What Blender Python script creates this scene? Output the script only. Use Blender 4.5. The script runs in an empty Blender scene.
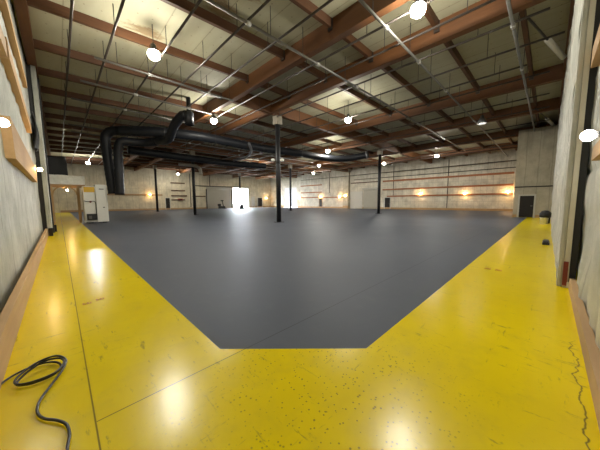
import bpy, bmesh, math, random
from mathutils import Vector, Matrix, noise
random.seed(7)
S = bpy.context.scene
COL = S.collection
PI = math.pi

# ------------------------------------------------------------------ materials
def newmat(name):
    m = bpy.data.materials.new(name); m.use_nodes = True
    nt = m.node_tree; b = nt.nodes['Principled BSDF']
    return m, nt, b

def N(nt, typ, **kw):
    n = nt.nodes.new(typ)
    for k, v in kw.items():
        if k in n.inputs.keys() if isinstance(k, str) else False:
            n.inputs[k].default_value = v
        else:
            setattr(n, k, v)
    return n

def math_n(nt, op, a, b=None, c=None):
    n = nt.nodes.new('ShaderNodeMath'); n.operation = op
    for i, v in enumerate((a, b, c)):
        if v is None: continue
        if isinstance(v, (int, float)): n.inputs[i].default_value = v
        else: nt.links.new(v, n.inputs[i])
    return n.outputs[0]

def mixc(nt, fac, a, b, blend='MIX'):
    n = nt.nodes.new('ShaderNodeMix'); n.data_type = 'RGBA'; n.blend_type = blend
    for sock, v in ((n.inputs[0], fac), (n.inputs[6], a), (n.inputs[7], b)):
        if isinstance(v, (int, float)): sock.default_value = v
        elif isinstance(v, tuple): sock.default_value = (*v, 1) if len(v) == 3 else v
        else: nt.links.new(v, sock)
    return n.outputs[2]

def maprange(nt, v, a, b, c=0.0, d=1.0):
    n = nt.nodes.new('ShaderNodeMapRange'); n.inputs[1].default_value = a; n.inputs[2].default_value = b
    n.inputs[3].default_value = c; n.inputs[4].default_value = d
    nt.links.new(v, n.inputs[0]); return n.outputs[0]

def coords(nt, scale=(1, 1, 1), loc=(0, 0, 0)):
    t = nt.nodes.new('ShaderNodeTexCoord'); mp = nt.nodes.new('ShaderNodeMapping')
    mp.inputs['Scale'].default_value = scale; mp.inputs['Location'].default_value = loc
    nt.links.new(t.outputs['Object'], mp.inputs['Vector']); return mp.outputs[0]

def noise_n(nt, vec, scale, detail=4, rough=.55):
    n = nt.nodes.new('ShaderNodeTexNoise'); n.inputs['Scale'].default_value = scale
    n.inputs['Detail'].default_value = detail; n.inputs['Roughness'].default_value = rough
    nt.links.new(vec, n.inputs['Vector']); return n.outputs['Fac']

def bump(nt, b, h, strength=.3, dist=.02):
    n = nt.nodes.new('ShaderNodeBump'); n.inputs['Strength'].default_value = strength
    n.inputs['Distance'].default_value = dist
    nt.links.new(h, n.inputs['Height']); nt.links.new(n.outputs[0], b.inputs['Normal'])

def plain(name, col, rough=.5, metal=0, var=.12, scale=6, spec=.5):
    m, nt, b = newmat(name)
    v = coords(nt); f = noise_n(nt, v, scale)
    d = tuple(c * (1 - var) for c in col); u = tuple(min(1, c * (1 + var)) for c in col)
    nt.links.new(mixc(nt, f, d, u), b.inputs['Base Color'])
    b.inputs['Roughness'].default_value = rough; b.inputs['Metallic'].default_value = metal
    b.inputs['Specular IOR Level'].default_value = spec
    return m

def emit(name, col, st):
    m, nt, b = newmat(name)
    b.inputs['Base Color'].default_value = (*col, 1)
    b.inputs['Emission Color'].default_value = (*col, 1); b.inputs['Emission Strength'].default_value = st
    return m

def wood(name, a, b_, axis='X', rough=.65):
    m, nt, b = newmat(name)
    sc = {'X': (.5, 9, 9), 'Y': (9, .5, 9), 'Z': (9, 9, .5)}[axis]
    v = coords(nt, sc); f = noise_n(nt, v, 2.2, 6)
    g = noise_n(nt, coords(nt), .5, 3)
    c = mixc(nt, f, a, b_); c = mixc(nt, maprange(nt, g, .45, .75, 0, .45), c, tuple(x * .5 for x in a))
    nt.links.new(c, b.inputs['Base Color']); b.inputs['Roughness'].default_value = rough
    bump(nt, b, f, .2, .01)
    return m

def insulation(name, along, base=(.56, .54, .46), dark=(.30, .29, .23), seam=.61, hs=(1.0,), topgrime=True, fine=.5, seamdark=.6):
    """faced insulation blankets: vertical seams every `seam` m along x or y, creases, dirt"""
    m, nt, b = newmat(name)
    t = nt.nodes.new('ShaderNodeTexCoord'); sx = nt.nodes.new('ShaderNodeSeparateXYZ')
    nt.links.new(t.outputs['Object'], sx.inputs[0])
    u = sx.outputs[0] if along == 'X' else sx.outputs[1]; z = sx.outputs[2]
    st = coords(nt, (2.2, 2.2, .35)); f1 = noise_n(nt, st, 1.6, 6)
    f2 = noise_n(nt, coords(nt), 1.1, 5, .65)
    f3 = noise_n(nt, coords(nt, (7, 7, 1.2)), 1.5, 5, .6)
    c = mixc(nt, maprange(nt, f2, .35, .68), dark, base)
    c = mixc(nt, maprange(nt, f1, .55, .75, 0, .55), c, tuple(x * .62 for x in base))
    c = mixc(nt, maprange(nt, f3, .60, .72, 0, fine), c, tuple(x * .45 for x in dark))
    wob = math_n(nt, 'MULTIPLY', math_n(nt, 'SUBTRACT', f2, .5), .12)
    fr = math_n(nt, 'FRACT', math_n(nt, 'DIVIDE', math_n(nt, 'ADD', u, wob), seam))
    ds = math_n(nt, 'ABSOLUTE', math_n(nt, 'SUBTRACT', fr, .5))
    sm = maprange(nt, ds, .46, .5, 0, seamdark)
    c = mixc(nt, sm, c, tuple(x * .5 for x in dark))
    for h in hs:
        dz = math_n(nt, 'ABSOLUTE', math_n(nt, 'SUBTRACT', math_n(nt, 'ADD', z, wob), h))
        c = mixc(nt, maprange(nt, dz, .035, .0, 0, .6), c, tuple(x * .55 for x in dark))
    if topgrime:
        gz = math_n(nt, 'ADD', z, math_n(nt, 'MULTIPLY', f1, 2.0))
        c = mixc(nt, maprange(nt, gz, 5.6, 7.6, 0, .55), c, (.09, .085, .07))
    nt.links.new(c, b.inputs['Base Color']); b.inputs['Roughness'].default_value = .5
    hgt = math_n(nt, 'ADD', math_n(nt, 'MULTIPLY', f1, .8), math_n(nt, 'SUBTRACT', f3, sm))
    bump(nt, b, hgt, .55, .05)
    return m

M = {}
M['brown'] = wood('brown glulam', (.082, .029, .0055), (.155, .057, .012), 'Y')
M['brownx'] = wood('brown glulam across', (.082, .029, .0055), (.155, .057, .012), 'X')
M['purlin'] = wood('brown purlin', (.058, .021, .005), (.105, .039, .010), 'X')
M['board'] = wood('raw board', (.42, .25, .10), (.56, .36, .17), 'Y')
M['boardx'] = wood('raw board across', (.38, .23, .10), (.52, .34, .17), 'X')
M['boardred'] = wood('red brown ledger', (.30, .10, .035), (.40, .16, .06), 'Y')
M['post'] = wood('timber post', (.40, .25, .10), (.55, .37, .17), 'Z')
M['steel'] = plain('black column paint', (.012, .012, .014), .45, 0, .3)
M['blackpipe'] = plain('dark steel pipe', (.055, .045, .038), .42, .5, .3)
M['galv'] = plain('galvanised pipe', (.15, .145, .13), .42, .6, .25)
M['rod'] = plain('hanger rod steel', (.045, .042, .038), .5, .5)
M['fit'] = plain('pale fitting', (.36, .35, .31), .45, .3)
M['duct'] = plain('black duct fabric', (.008, .009, .012), .5, 0, .4, 3, .35)
M['ductgrey'] = plain('aluminium hose', (.20, .20, .21), .35, .6, .25)
M['white'] = plain('white enamel', (.80, .79, .72), .4, 0, .06)
M['whitew'] = plain('white painted door', (.60, .58, .50), .5, 0, .08)
M['wrap'] = plain('white wrapped bundle', (.88, .85, .74), .55, 0, .25, 9)
M['yellowlab'] = plain('yellow plate', (.72, .42, .02), .45, 0, .1)
M['black'] = plain('black matte', (.012, .012, .012), .6)
M['dkdoor'] = plain('dark door', (.016, .012, .009), .5, 0, .12, 6, .3)
M['red'] = plain('red paint', (.16, .018, .015), .5)
M['capital'] = plain('pale saddle', (.22, .19, .14), .7, 0, .3, 8)
M['lampbody'] = plain('lamp housing', (.10, .10, .10), .4, .5)
M['lens'] = emit('lamp lens', (1.0, .96, .86), 200)
M['spotlens'] = emit('shaded lamp lens', (1.0, .96, .86), 520)
M['bulb'] = emit('warm bulb', (1.0, .60, .25), 110)
M['coolbulb'] = emit('bright bulb', (1.0, .93, .80), 110)
M['shutter'] = plain('shutter slats', (.46, .43, .34), .5, 0, .1)
M['pale'] = plain('pale flashing', (.62, .58, .47), .4, .1, .12, 4)
M['cable'] = plain('black rubber cable', (.010, .010, .011), .4)
M['rust'] = plain('rusty paint mark', (.50, .22, .005), .6, 0, .3, 60, .1)
M['pipe_white'] = plain('white brace tube', (.60, .57, .50), .4)

# curtain on the pale doorway: translucent plastic
m, nt, b = newmat('translucent door curtain')
tr = nt.nodes.new('ShaderNodeBsdfTranslucent'); tr.inputs[0].default_value = (.62, .67, .75, 1)
mx = nt.nodes.new('ShaderNodeMixShader'); mx.inputs[0].default_value = .035
b.inputs['Base Color'].default_value = (.62, .63, .62, 1); b.inputs['Roughness'].default_value = .4
nt.links.new(b.outputs[0], mx.inputs[1]); nt.links.new(tr.outputs[0], mx.inputs[2])
nt.links.new(mx.outputs[0], nt.nodes['Material Output'].inputs[0]); M['curtain'] = m

# roof deck: plywood panels, nail rows, water stains
m, nt, b = newmat('plywood roof deck')
t = nt.nodes.new('ShaderNodeTexCoord'); sx = nt.nodes.new('ShaderNodeSeparateXYZ')
nt.links.new(t.outputs['Object'], sx.inputs[0])
X, Y = sx.outputs[0], sx.outputs[1]
f1 = noise_n(nt, coords(nt, (3, .6, 1)), 1.2, 5); f2 = noise_n(nt, coords(nt), .6, 4)
c = mixc(nt, f1, (.31, .29, .19), (.405, .38, .262)); c = mixc(nt, maprange(nt, f2, .5, .8, 0, .4), c, (.30, .26, .155))
def lines(src, per, off, w, soft):
    fr = math_n(nt, 'FRACT', math_n(nt, 'DIVIDE', math_n(nt, 'ADD', src, off), per))
    d = math_n(nt, 'MULTIPLY', math_n(nt, 'ABSOLUTE', math_n(nt, 'SUBTRACT', fr, .5)), per)
    return maprange(nt, d, w, w + soft, 1, 0), d
j, _ = lines(X, 1.22, .1, .010, .012)
c = mixc(nt, math_n(nt, 'MULTIPLY', j, .4), c, (.10, .075, .04))
_, dx = lines(X, .405, .07, .01, .01); _, dy = lines(Y, .61, .2, .01, .01)
nd = math_n(nt, 'SQRT', math_n(nt, 'ADD', math_n(nt, 'MULTIPLY', dx, dx), math_n(nt, 'MULTIPLY', dy, dy)))
c = mixc(nt, maprange(nt, nd, .014, .028, .6, 0), c, (.10, .075, .04))
fs = noise_n(nt, coords(nt, (1, 2.5, 1)), 2.4, 6, .7)
for (px, py, rx, ry) in ((2.55, 10.05, .75, .38), (4.0, 7.45, .65, .55), (4.3, 6.3, .5, .3)):
    ex = math_n(nt, 'DIVIDE', math_n(nt, 'SUBTRACT', X, px), rx); ey = math_n(nt, 'DIVIDE', math_n(nt, 'SUBTRACT', Y, py), ry)
    r = math_n(nt, 'SQRT', math_n(nt, 'ADD', math_n(nt, 'MULTIPLY', ex, ex), math_n(nt, 'MULTIPLY', ey, ey)))
    s = maprange(nt, math_n(nt, 'ADD', r, math_n(nt, 'MULTIPLY', fs, 2.0)), 1.5, 1.9, .75, 0)
    c = mixc(nt, s, c, (.16, .085, .025))
nt.links.new(c, b.inputs['Base Color']); b.inputs['Roughness'].default_value = .75; M['deck'] = m

# floor paints
def floor_mat(name, yellow):
    m, nt, b = newmat(name)
    t = nt.nodes.new('ShaderNodeTexCoord'); sx = nt.nodes.new('ShaderNodeSeparateXYZ')
    nt.links.new(t.outputs['Object'], sx.inputs[0]); X, Y = sx.outputs[0], sx.outputs[1]
    v = coords(nt)
    big = noise_n(nt, v, .55, 5, .6); mid = noise_n(nt, v, 4, 6, .65); fine = noise_n(nt, v, 30, 4, .7)
    if yellow:
        c = mixc(nt, maprange(nt, big, .3, .7), (.74, .56, .001), (.84, .66, .001))
        c = mixc(nt, maprange(nt, mid, .52, .72, 0, .35), c, (.60, .47, .015))
        # scuffs, long thin
        for sc, rot in (((6, 1.0, 1), .5), ((1.0, 7, 1), .25), ((5, 1.3, 1), -.6)):
            tc = nt.nodes.new('ShaderNodeTexCoord'); mp = nt.nodes.new('ShaderNodeMapping')
            mp.inputs['Rotation'].default_value = (0, 0, rot); mp.inputs['Scale'].default_value = sc
            nt.links.new(tc.outputs['Object'], mp.inputs[0])
            s = noise_n(nt, mp.outputs[0], 2.2, 9, .74)
            s = math_n(nt, 'ADD', s, math_n(nt, 'MULTIPLY', math_n(nt, 'SUBTRACT', big, .5), .25))
            c = mixc(nt, maprange(nt, s, .615, .67, 0, .6), c, (.25, .18, .02))
        vo = nt.nodes.new('ShaderNodeTexVoronoi'); vo.inputs['Scale'].default_value = 30; nt.links.new(v, vo.inputs['Vector'])
        ex = math_n(nt, 'SUBTRACT', X, 1.35); ey = math_n(nt, 'SUBTRACT', Y, 1.05)
        r = math_n(nt, 'SQRT', math_n(nt, 'ADD', math_n(nt, 'MULTIPLY', ex, ex), math_n(nt, 'MULTIPLY', ey, ey)))
        near = maprange(nt, math_n(nt, 'ADD', r, mid), .8, 1.7, 1, 0)
        sp = math_n(nt, 'MULTIPLY', maprange(nt, math_n(nt, 'ADD', vo.outputs['Distance'], math_n(nt, 'MULTIPLY', mid, .35)), .33, .37, 1, 0), math_n(nt, 'MAXIMUM', near, .0))
        c = mixc(nt, math_n(nt, 'MULTIPLY', sp, .8), c, (.16, .11, .02))
        c = mixc(nt, maprange(nt, fine, .66, .76, 0, .4), c, (.30, .22, .03))
        # hairline crack beside the right wall
        wig = noise_n(nt, coords(nt, (1, .15, 1)), 4.2, 3, .55)
        cy = math_n(nt, 'ADD', -.235, math_n(nt, 'MULTIPLY', math_n(nt, 'SUBTRACT', wig, .5), .22))
        cd = math_n(nt, 'ABSOLUTE', math_n(nt, 'SUBTRACT', Y, cy))
        cm = math_n(nt, 'MULTIPLY', maprange(nt, cd, .002, .007, 1, 0),
                    math_n(nt, 'MULTIPLY', maprange(nt, X, 1.0, 1.1), maprange(nt, X, 3.2, 3.4, 1, 0)))
        c = mixc(nt, math_n(nt, 'MULTIPLY', cm, .8), c, (.07, .05, .01))
        rough = maprange(nt, mid, .3, .75, .20, .28)
    else:
        c = mixc(nt, maprange(nt, big, .3, .7), (.080, .092, .118), (.102, .114, .142))
        c = mixc(nt, maprange(nt, mid, .55, .75, 0, .25), c, (.13, .14, .16))
        rough = maprange(nt, big, .3, .7, .50, .60)
    dark = (.10, .07, .01) if yellow else (.035, .037, .045)
    for src, at, lo, hi, other in ((X, .065, -.4, 40, Y), (Y, 1.84, .07, 37, X), (X, 6.2, 2, 40, Y), (Y, 8.0, 1, 37, X)):
        if not yellow and src is X and at < 1: continue
        d = math_n(nt, 'ABSOLUTE', math_n(nt, 'SUBTRACT', src, at))
        lm = math_n(nt, 'MULTIPLY', maprange(nt, d, .0028, .0058, 1, 0), maprange(nt, other, lo, lo + .001))
        c = mixc(nt, math_n(nt, 'MULTIPLY', lm, .8 if at < 5 else .3), c, dark)
    nt.links.new(c, b.inputs['Base Color']); nt.links.new(rough, b.inputs['Roughness'])
    b.inputs['Specular IOR Level'].default_value = .32 if yellow else .13
    bump(nt, b, math_n(nt, 'ADD', mid, math_n(nt, 'MULTIPLY', fine, .3)), .12, .01)
    return m
M['yellow'] = floor_mat('yellow floor paint', True)
M['grey'] = floor_mat('grey epoxy floor', False)

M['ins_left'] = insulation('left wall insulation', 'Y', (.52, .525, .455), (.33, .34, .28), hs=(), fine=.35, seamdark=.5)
M['ins_right'] = insulation('right wall insulation', 'X', (.54, .525, .445), (.36, .36, .30), hs=(), fine=.3, seamdark=.45, topgrime=False)
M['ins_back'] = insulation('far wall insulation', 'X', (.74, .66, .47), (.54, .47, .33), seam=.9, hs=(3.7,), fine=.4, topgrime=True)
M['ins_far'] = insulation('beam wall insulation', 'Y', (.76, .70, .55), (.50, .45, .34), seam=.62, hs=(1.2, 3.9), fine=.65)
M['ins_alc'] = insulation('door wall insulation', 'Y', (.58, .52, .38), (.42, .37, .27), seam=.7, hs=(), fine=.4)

# ------------------------------------------------------------------ mesh helpers
class MB:
    def __init__(s): s.bm = bmesh.new()
    def box(s, x0, x1, y0, y1, z0, z1, bev=0):
        bm2 = bmesh.new(); bmesh.ops.create_cube(bm2, size=1)
        for v in bm2.verts:
            v.co = Vector(((x0 + x1) / 2 + v.co.x * (x1 - x0), (y0 + y1) / 2 + v.co.y * (y1 - y0), (z0 + z1) / 2 + v.co.z * (z1 - z0)))
        if bev: bmesh.ops.bevel(bm2, geom=bm2.edges[:], offset=bev, segments=2, affect='EDGES', profile=.7)
        s._add(bm2); return s
    def _add(s, bm2):
        me = bpy.data.meshes.new('t'); bm2.to_mesh(me); bm2.free(); s.bm.from_mesh(me); bpy.data.meshes.remove(me)
    def quad(s, *pts):
        s.bm.faces.new([s.bm.verts.new(p) for p in pts]); return s
    def bar(s, a, b, w, h, bev=0):
        a, b = Vector(a), Vector(b); d = b - a; L = d.length
        bm2 = bmesh.new(); bmesh.ops.create_cube(bm2, size=1)
        for v in bm2.verts: v.co = Vector((v.co.x * w, v.co.y * h, v.co.z * L))
        if bev: bmesh.ops.bevel(bm2, geom=bm2.edges[:], offset=bev, segments=2, affect='EDGES')
        bmesh.ops.transform(bm2, matrix=Matrix.Translation((a + b) / 2) @ d.to_track_quat('Z', 'Y').to_matrix().to_4x4(), verts=bm2.verts[:])
        s._add(bm2); return s
    def tube(s, pts, r, seg=10, ribs=0, cap=True):
        pts = [Vector(p) for p in pts]; rings = []
        up = None; n = len(pts)
        for i, p in enumerate(pts):
            d = (pts[min(i + 1, n - 1)] - pts[max(i - 1, 0)]).normalized()
            if up is None:
                up = Vector((0, 0, 1)) if abs(d.z) < .9 else Vector((1, 0, 0))
            u = (up - d * up.dot(d)).normalized(); w = d.cross(u); up = u
            rr = r[i] if isinstance(r, (list, tuple)) else r
            if ribs and i % 2: rr *= 1 - ribs
            rings.append([s.bm.verts.new(p + (u * math.cos(2 * PI * k / seg) + w * math.sin(2 * PI * k / seg)) * rr) for k in range(seg)])
        for a, b in zip(rings, rings[1:]):
            for k in range(seg):
                s.bm.faces.new((a[k], a[(k + 1) % seg], b[(k + 1) % seg], b[k]))
        if cap:
            s.bm.faces.new(rings[0][::-1]); s.bm.faces.new(rings[-1])
        return s
    def lathe(s, prof, cx=0, cy=0, seg=20, axis='Z'):
        rings = []
        for r, z in prof:
            rings.append([s.bm.verts.new((cx + max(r, 1e-4) * math.cos(2 * PI * k / seg), cy + max(r, 1e-4) * math.sin(2 * PI * k / seg), z)) for k in range(seg)])
        for a, b in zip(rings, rings[1:]):
            for k in range(seg): s.bm.faces.new((a[k], a[(k + 1) % seg], b[(k + 1) % seg], b[k]))
        return s
    def build(s, name, mat, parent=None, smooth=False):
        bmesh.ops.recalc_face_normals(s.bm, faces=s.bm.faces[:])
        me = bpy.data.meshes.new(name)
        off = Vector((0, 0, 0)); q = parent
        while q is not None: off += q.location; q = q.parent
        if off.length: bmesh.ops.translate(s.bm, vec=-off, verts=s.bm.verts[:])
        s.bm.to_mesh(me); s.bm.free()
        for mm in (mat if isinstance(mat, list) else [mat]): me.materials.append(mm)
        if smooth:
            for p in me.polygons: p.use_smooth = True
        o = bpy.data.objects.new(name, me); COL.objects.link(o)
        if parent is not None: o.parent = parent
        return o

def thing(name, label, cat, loc, group=None):
    o = bpy.data.objects.new(name, None); COL.objects.link(o); o.location = loc; o.empty_display_size = .1
    return tag(o, label, cat, group)
def tag(o, label, cat, group=None):
    o['label'] = label; o['category'] = cat
    if group: o['group'] = group
    return o
def struct(o): o['kind'] = 'structure'; return o
def smoothpath(pts, n=6):
    pts = [Vector(p) for p in pts]; out = []
    P = [pts[0] * 2 - pts[1]] + pts + [pts[-1] * 2 - pts[-2]]
    for i in range(1, len(P) - 2):
        for k in range(n):
            t = k / n; a, b, c, d = P[i - 1:i + 3]
            out.append(.5 * ((2 * b) + (c - a) * t + (2 * a - 5 * b + 4 * c - d) * t * t + (3 * b - a - 3 * c + d) * t ** 3))
    out.append(pts[-1]); return out
def resample(pts, step):
    out = [pts[0]]; acc = 0
    for a, b in zip(pts, pts[1:]):
        L = (b - a).length; d = step - acc
        while d <= L:
            out.append(a.lerp(b, d / L)); d += step
        acc = (acc + L) % step
    out.append(pts[-1]); return out
ORD = ['first', 'second', 'third', 'fourth', 'fifth', 'sixth', 'seventh', 'eighth', 'ninth', 'tenth', 'eleventh', 'twelfth', 'thirteenth',
       'fourteenth', 'fifteenth', 'sixteenth', 'seventeenth', 'eighteenth', 'nineteenth', 'twentieth', 'twenty-first', 'twenty-second', 'twenty-third']

# room extents (metres); the camera stands in the near corner
XL, YR, XF, YB, HT = -.48, -.33, 38.4, 49.6, 7.3
YP = -.16            # face of the thicker right wall beyond the pier

# ------------------------------------------------------------------ floor (one slab, two paints)
bm = bmesh.new()
gp = [(.945, 2.0), (1.88, 1.07), (25.2, 1.09), (25.2, 2.0), (XF, 2.0), (XF, YB), (1.07, YB)]
outer = [(XL - .3, YR - .3), (XF, YR - .3), (XF, 2.0), (25.2, 2.0), (25.2, 1.09), (1.88, 1.07), (.945, 2.0), (1.07, YB), (XL - .3, YB)]
for poly, mi in ((gp, 1), (outer, 0)):
    f = bm.faces.new([bm.verts.new((x, y, 0)) for x, y in poly]); f.material_index = mi
    if f.normal.z < 0: f.normal_flip()
bmesh.ops.remove_doubles(bm, verts=bm.verts[:], dist=1e-4)
bmesh.ops.triangulate(bm, faces=bm.faces[:])
bm.normal_update()
for f in bm.faces:
    if f.normal.z < 0: f.normal_flip()
me = bpy.data.meshes.new('floor'); bm.to_mesh(me); bm.free()
me.materials.append(M['yellow']); me.materials.append(M['grey'])
fl = bpy.data.objects.new('floor', me); COL.objects.link(fl); struct(fl)
fl['label'] = 'glossy grey painted warehouse floor with a yellow border'

# ------------------------------------------------------------------ ceiling deck
TX, TD = 6.95, .26          # the roof falls a little from the first girder to the left wall
def hz(x): return HT - (TD * (TX - x) / (TX - XL) if x < TX else 0)
def prism_x(mb, x0, x1, y0, y1, zb0, zb1, zt0, zt1):
    v = [mb.bm.verts.new(p) for p in ((x0, y0, zb0), (x1, y0, zb1), (x1, y1, zb1), (x0, y1, zb0), (x0, y0, zt0), (x1, y0, zt1), (x1, y1, zt1), (x0, y1, zt0))]
    for q in ((0, 3, 2, 1), (4, 5, 6, 7), (0, 1, 5, 4), (1, 2, 6, 5), (2, 3, 7, 6), (3, 0, 4, 7)): mb.bm.faces.new([v[k] for k in q])
    return mb
mb = MB().box(TX, XF + .3, YR - .3, YB + .3, HT, HT + .15)
prism_x(mb, XL - .3, TX, YR - .3, YB + .3, hz(XL - .3), HT, hz(XL - .3) + .15, HT + .15)
struct(mb.build('ceiling', M['deck']))

# ------------------------------------------------------------------ walls
def quilt(name, mat, p0, dirv, nrm, L, H, du, dv, amp, batt=.61, seed=0, rows=(1.0, 4.1), sag=.03):
    """wall of bulging insulation blankets as a real displaced surface, with a back sheet for thickness"""
    nu, nv = max(2, int(L / du)), max(2, int(H / dv)); bm = bmesh.new(); g = []
    p0, dirv, nrm = Vector(p0), Vector(dirv), Vector(nrm)
    for i in range(nu + 1):
        row = []
        for j in range(nv + 1):
            u, z = L * i / nu, H * j / nv
            w = noise.noise(Vector((u * .7 + seed, z * .5, seed))) * .12
            k = (u + w + seed * .37) / batt; fr = abs((k % 1) - .5) * 2          # 1 at seams
            b = (1 - fr ** 4)
            edges = [0, H] + list(rows); dz = min(abs(z - e - w * .6) for e in edges)
            b *= min(1, (dz / .10)) ** .5 if dz < .10 else 1
            n2 = noise.fractal(Vector((u * 3.2, z * .9, seed + 3)), 1, 2, 3) * sag + noise.noise(Vector((u * .9, z * 1.6, seed + 9))) * sag
            d = amp * b + n2 * b
            row.append(bm.verts.new(p0 + dirv * u + nrm * d + Vector((0, 0, z))))
        g.append(row)
    for i in range(nu):
        for j in range(nv): bm.faces.new((g[i][j], g[i + 1][j], g[i + 1][j + 1], g[i][j + 1]))
    bk = [bm.verts.new(p0 + dirv * (L if a else 0) - nrm * .25 + Vector((0, 0, H if c else 0))) for a, c in ((0, 0), (1, 0), (1, 1), (0, 1))]
    bm.faces.new(bk)
    bmesh.ops.recalc_face_normals(bm, faces=bm.faces[:])
    me = bpy.data.meshes.new(name); bm.to_mesh(me); bm.free(); me.materials.append(mat)
    for p in me.polygons: p.use_smooth = True
    # front faces must look into the room
    o = bpy.data.objects.new(name, me); COL.objects.link(o); return struct(o)

quilt('wall_left', M['ins_left'], (XL - .07, YR - .3, 0), (0, 1, 0), (1, 0, 0), YB - YR + .3, HT, .07, .11, .025, seed=1, rows=(1.05, 2.9, 4.6), sag=.018)
quilt('wall_right', M['ins_right'], (XL - .3, YR - .07, 0), (1, 0, 0), (0, 1, 0), 5.42 - XL + .3, HT, .05, .09, .04, batt=.42, seed=4, rows=(1.12, 1.72, 3.1), sag=.04)
wr2 = quilt('wall_right_far', M['ins_right'], (5.44, YP - .05, 0), (1, 0, 0), (0, 1, 0), XF - 5.44, HT, .09, .12, .05, seed=7, rows=(2.2, 4.6), sag=.04)

# back wall (faces the left-hand run) with the open roll-up doorway
O1 = (27.9, 31.85, 4.4)
mb = MB()
mb.box(XL - .3, O1[0], YB, YB + .3, 0, HT); mb.box(O1[1], XF + .3, YB, YB + .3, 0, HT); mb.box(O1[0], O1[1], YB, YB + .3, O1[2], HT)
struct(mb.build('wall_back', M['ins_back']))
# far wall with ledger beams and the pale curtained doorway
O2 = (40.0, 44.3, 4.5)
mb = MB()
mb.box(XF, XF + .3, YR - .3, O2[0], 0, HT); mb.box(XF, XF + .3, O2[1], YB + .3, 0, HT); mb.box(XF, XF + .3, O2[0], O2[1], O2[2], HT)
struct(mb.build('wall_far', M['ins_far']))
# the inner wall with the dark door, right corner
DX = 25.5
mb = MB(); mb.box(DX, DX + .2, YP, .77, 0, 6.6); mb.box(DX, DX + .2, 1.60, 1.95, 0, 6.6); mb.box(DX, DX + .2, .77, 1.60, 1.66, 6.6)
mb.box(DX + .2, XF, 1.75, 1.95, 0, 6.6)
struct(mb.build('wall_inner', M['ins_alc']))
struct(MB().box(DX - .05, DX, YP + .02, 1.95, 2.28, 2.36).build('trim_1', M['dkdoor']))

# baseboards
struct(MB().box(XL + .02, XL + .09, YR, 14.3, 0, .30, .008).build('baseboard_left', M['board']))
struct(MB().box(XL, 5.34, YR - .02, YR + .045, 0, .16, .008).build('baseboard_right', M['boardx']))
mb = MB(); mb.box(XL + .6, O1[0] - .1, YB - .06, YB, 0, .28); mb.box(O1[1] + .1, XF - .1, YB - .06, YB, 0, .28)
struct(mb.build('baseboard_back', M['boardx']))
mb = MB(); mb.box(XF - .06, XF, 2.0, O2[0] - .1, 0, .28); mb.box(XF - .06, XF, O2[1] + .1, YB - .1, 0, .28)
struct(mb.build('baseboard_far', M['board']))
mb = MB(); mb.box(DX - .06, DX, YP + .05, .66, 0, .2); mb.box(DX - .06, DX, 1.71, 1.95, 0, .2)
struct(mb.build('baseboard_inner', M['board']))

# timber ledgers at the wall tops
struct(MB().box(XL + .02, -.22, YR, YB, 6.62, hz(-.3)).build('trim_2', M['brown']))
struct(MB().box(XL, 38.3, YR, -.08, 6.9, HT).build('trim_3', M['brownx']))

# right pier: pale flashing and black steel strip where the wall steps forward
t = struct(MB().box(5.35, 5.44, -.28, -.222, 0, HT - .02, .006).build('trim_4', M['pale']))
st = struct(MB().box(5.37, 5.44, YR - .02, -.28, 0, HT - .02).build('trim_5', M['black']))
struct(MB().box(5.36, 5.455, -.222, YP + .0, 0, HT - .02, .03).build('trim_11', M['ins_right']))
lab = thing('guard_plate', 'small red guard plate at the foot of the black strip on right wall', 'plate', (5.33, -.26, 0))
MB().box(5.315, 5.348, -.265, -.215, .04, .40, .004).build('plate', M['red'], lab)
MB().box(5.30, 5.314, -.285, -.262, .02, .10, .004).build('anchor', M['white'], lab)
# left pilaster with dark gaps
struct(MB().box(-.40, -.26, 14.3, 15.5, 0, 6.7, .02).build('trim_6', M['ins_left']))
struct(MB().box(XL - .06, -.401, 14.36, 15.5, 0, 6.7).build('trim_7', M['black']))
struct(MB().box(XL - .05, -.215, 15.51, 16.0, 0, 6.7).build('trim_8', M['black']))
for i, (y0, y1) in enumerate(((14.08, 14.27), (16.02, 16.25))):
    o = MB().box(-.36 + .1 * i, -.24 + .1 * i, y0, y1, 0, .32, .01).build('bollard_block', M['dkdoor'])
    tag(o, ('small brown block on the floor at the near foot of the left pilaster', 'small brown block on the floor at the far foot of the left pilaster')[i], 'block', 'blocks at the left pilaster')
# torn batts on the left wall; a black sheet stands in for their shadow
bm = bmesh.new(); g = []
for i in range(25):
    row = []
    for j in range(13):
        u, v = i / 24, j / 12
        y = 12.6 + 1.6 * u; z = 4.45 - .05 * u - v * (1.25 - .2 * u) + .05 * math.sin(9 * u)
        x = -.45 + .06 * math.sin(PI * v) + .03 * math.sin(14 * u + 4 * v)
        row.append(bm.verts.new((x, y, z)))
    g.append(row)
for i in range(24):
    for j in range(12): bm.faces.new((g[i][j], g[i + 1][j], g[i + 1][j + 1], g[i][j + 1]))
me = bpy.data.meshes.new('torn_batt_shadow'); bm.to_mesh(me); bm.free(); me.materials.append(M['black'])
o = bpy.data.objects.new('torn_batt_shadow', me); COL.objects.link(o)
md = o.modifiers.new('s', 'SOLIDIFY'); md.thickness = .02
tag(o, 'torn insulation high on the left wall above the pilaster, its shadow made as a black sheet', 'dark sheet')

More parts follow.
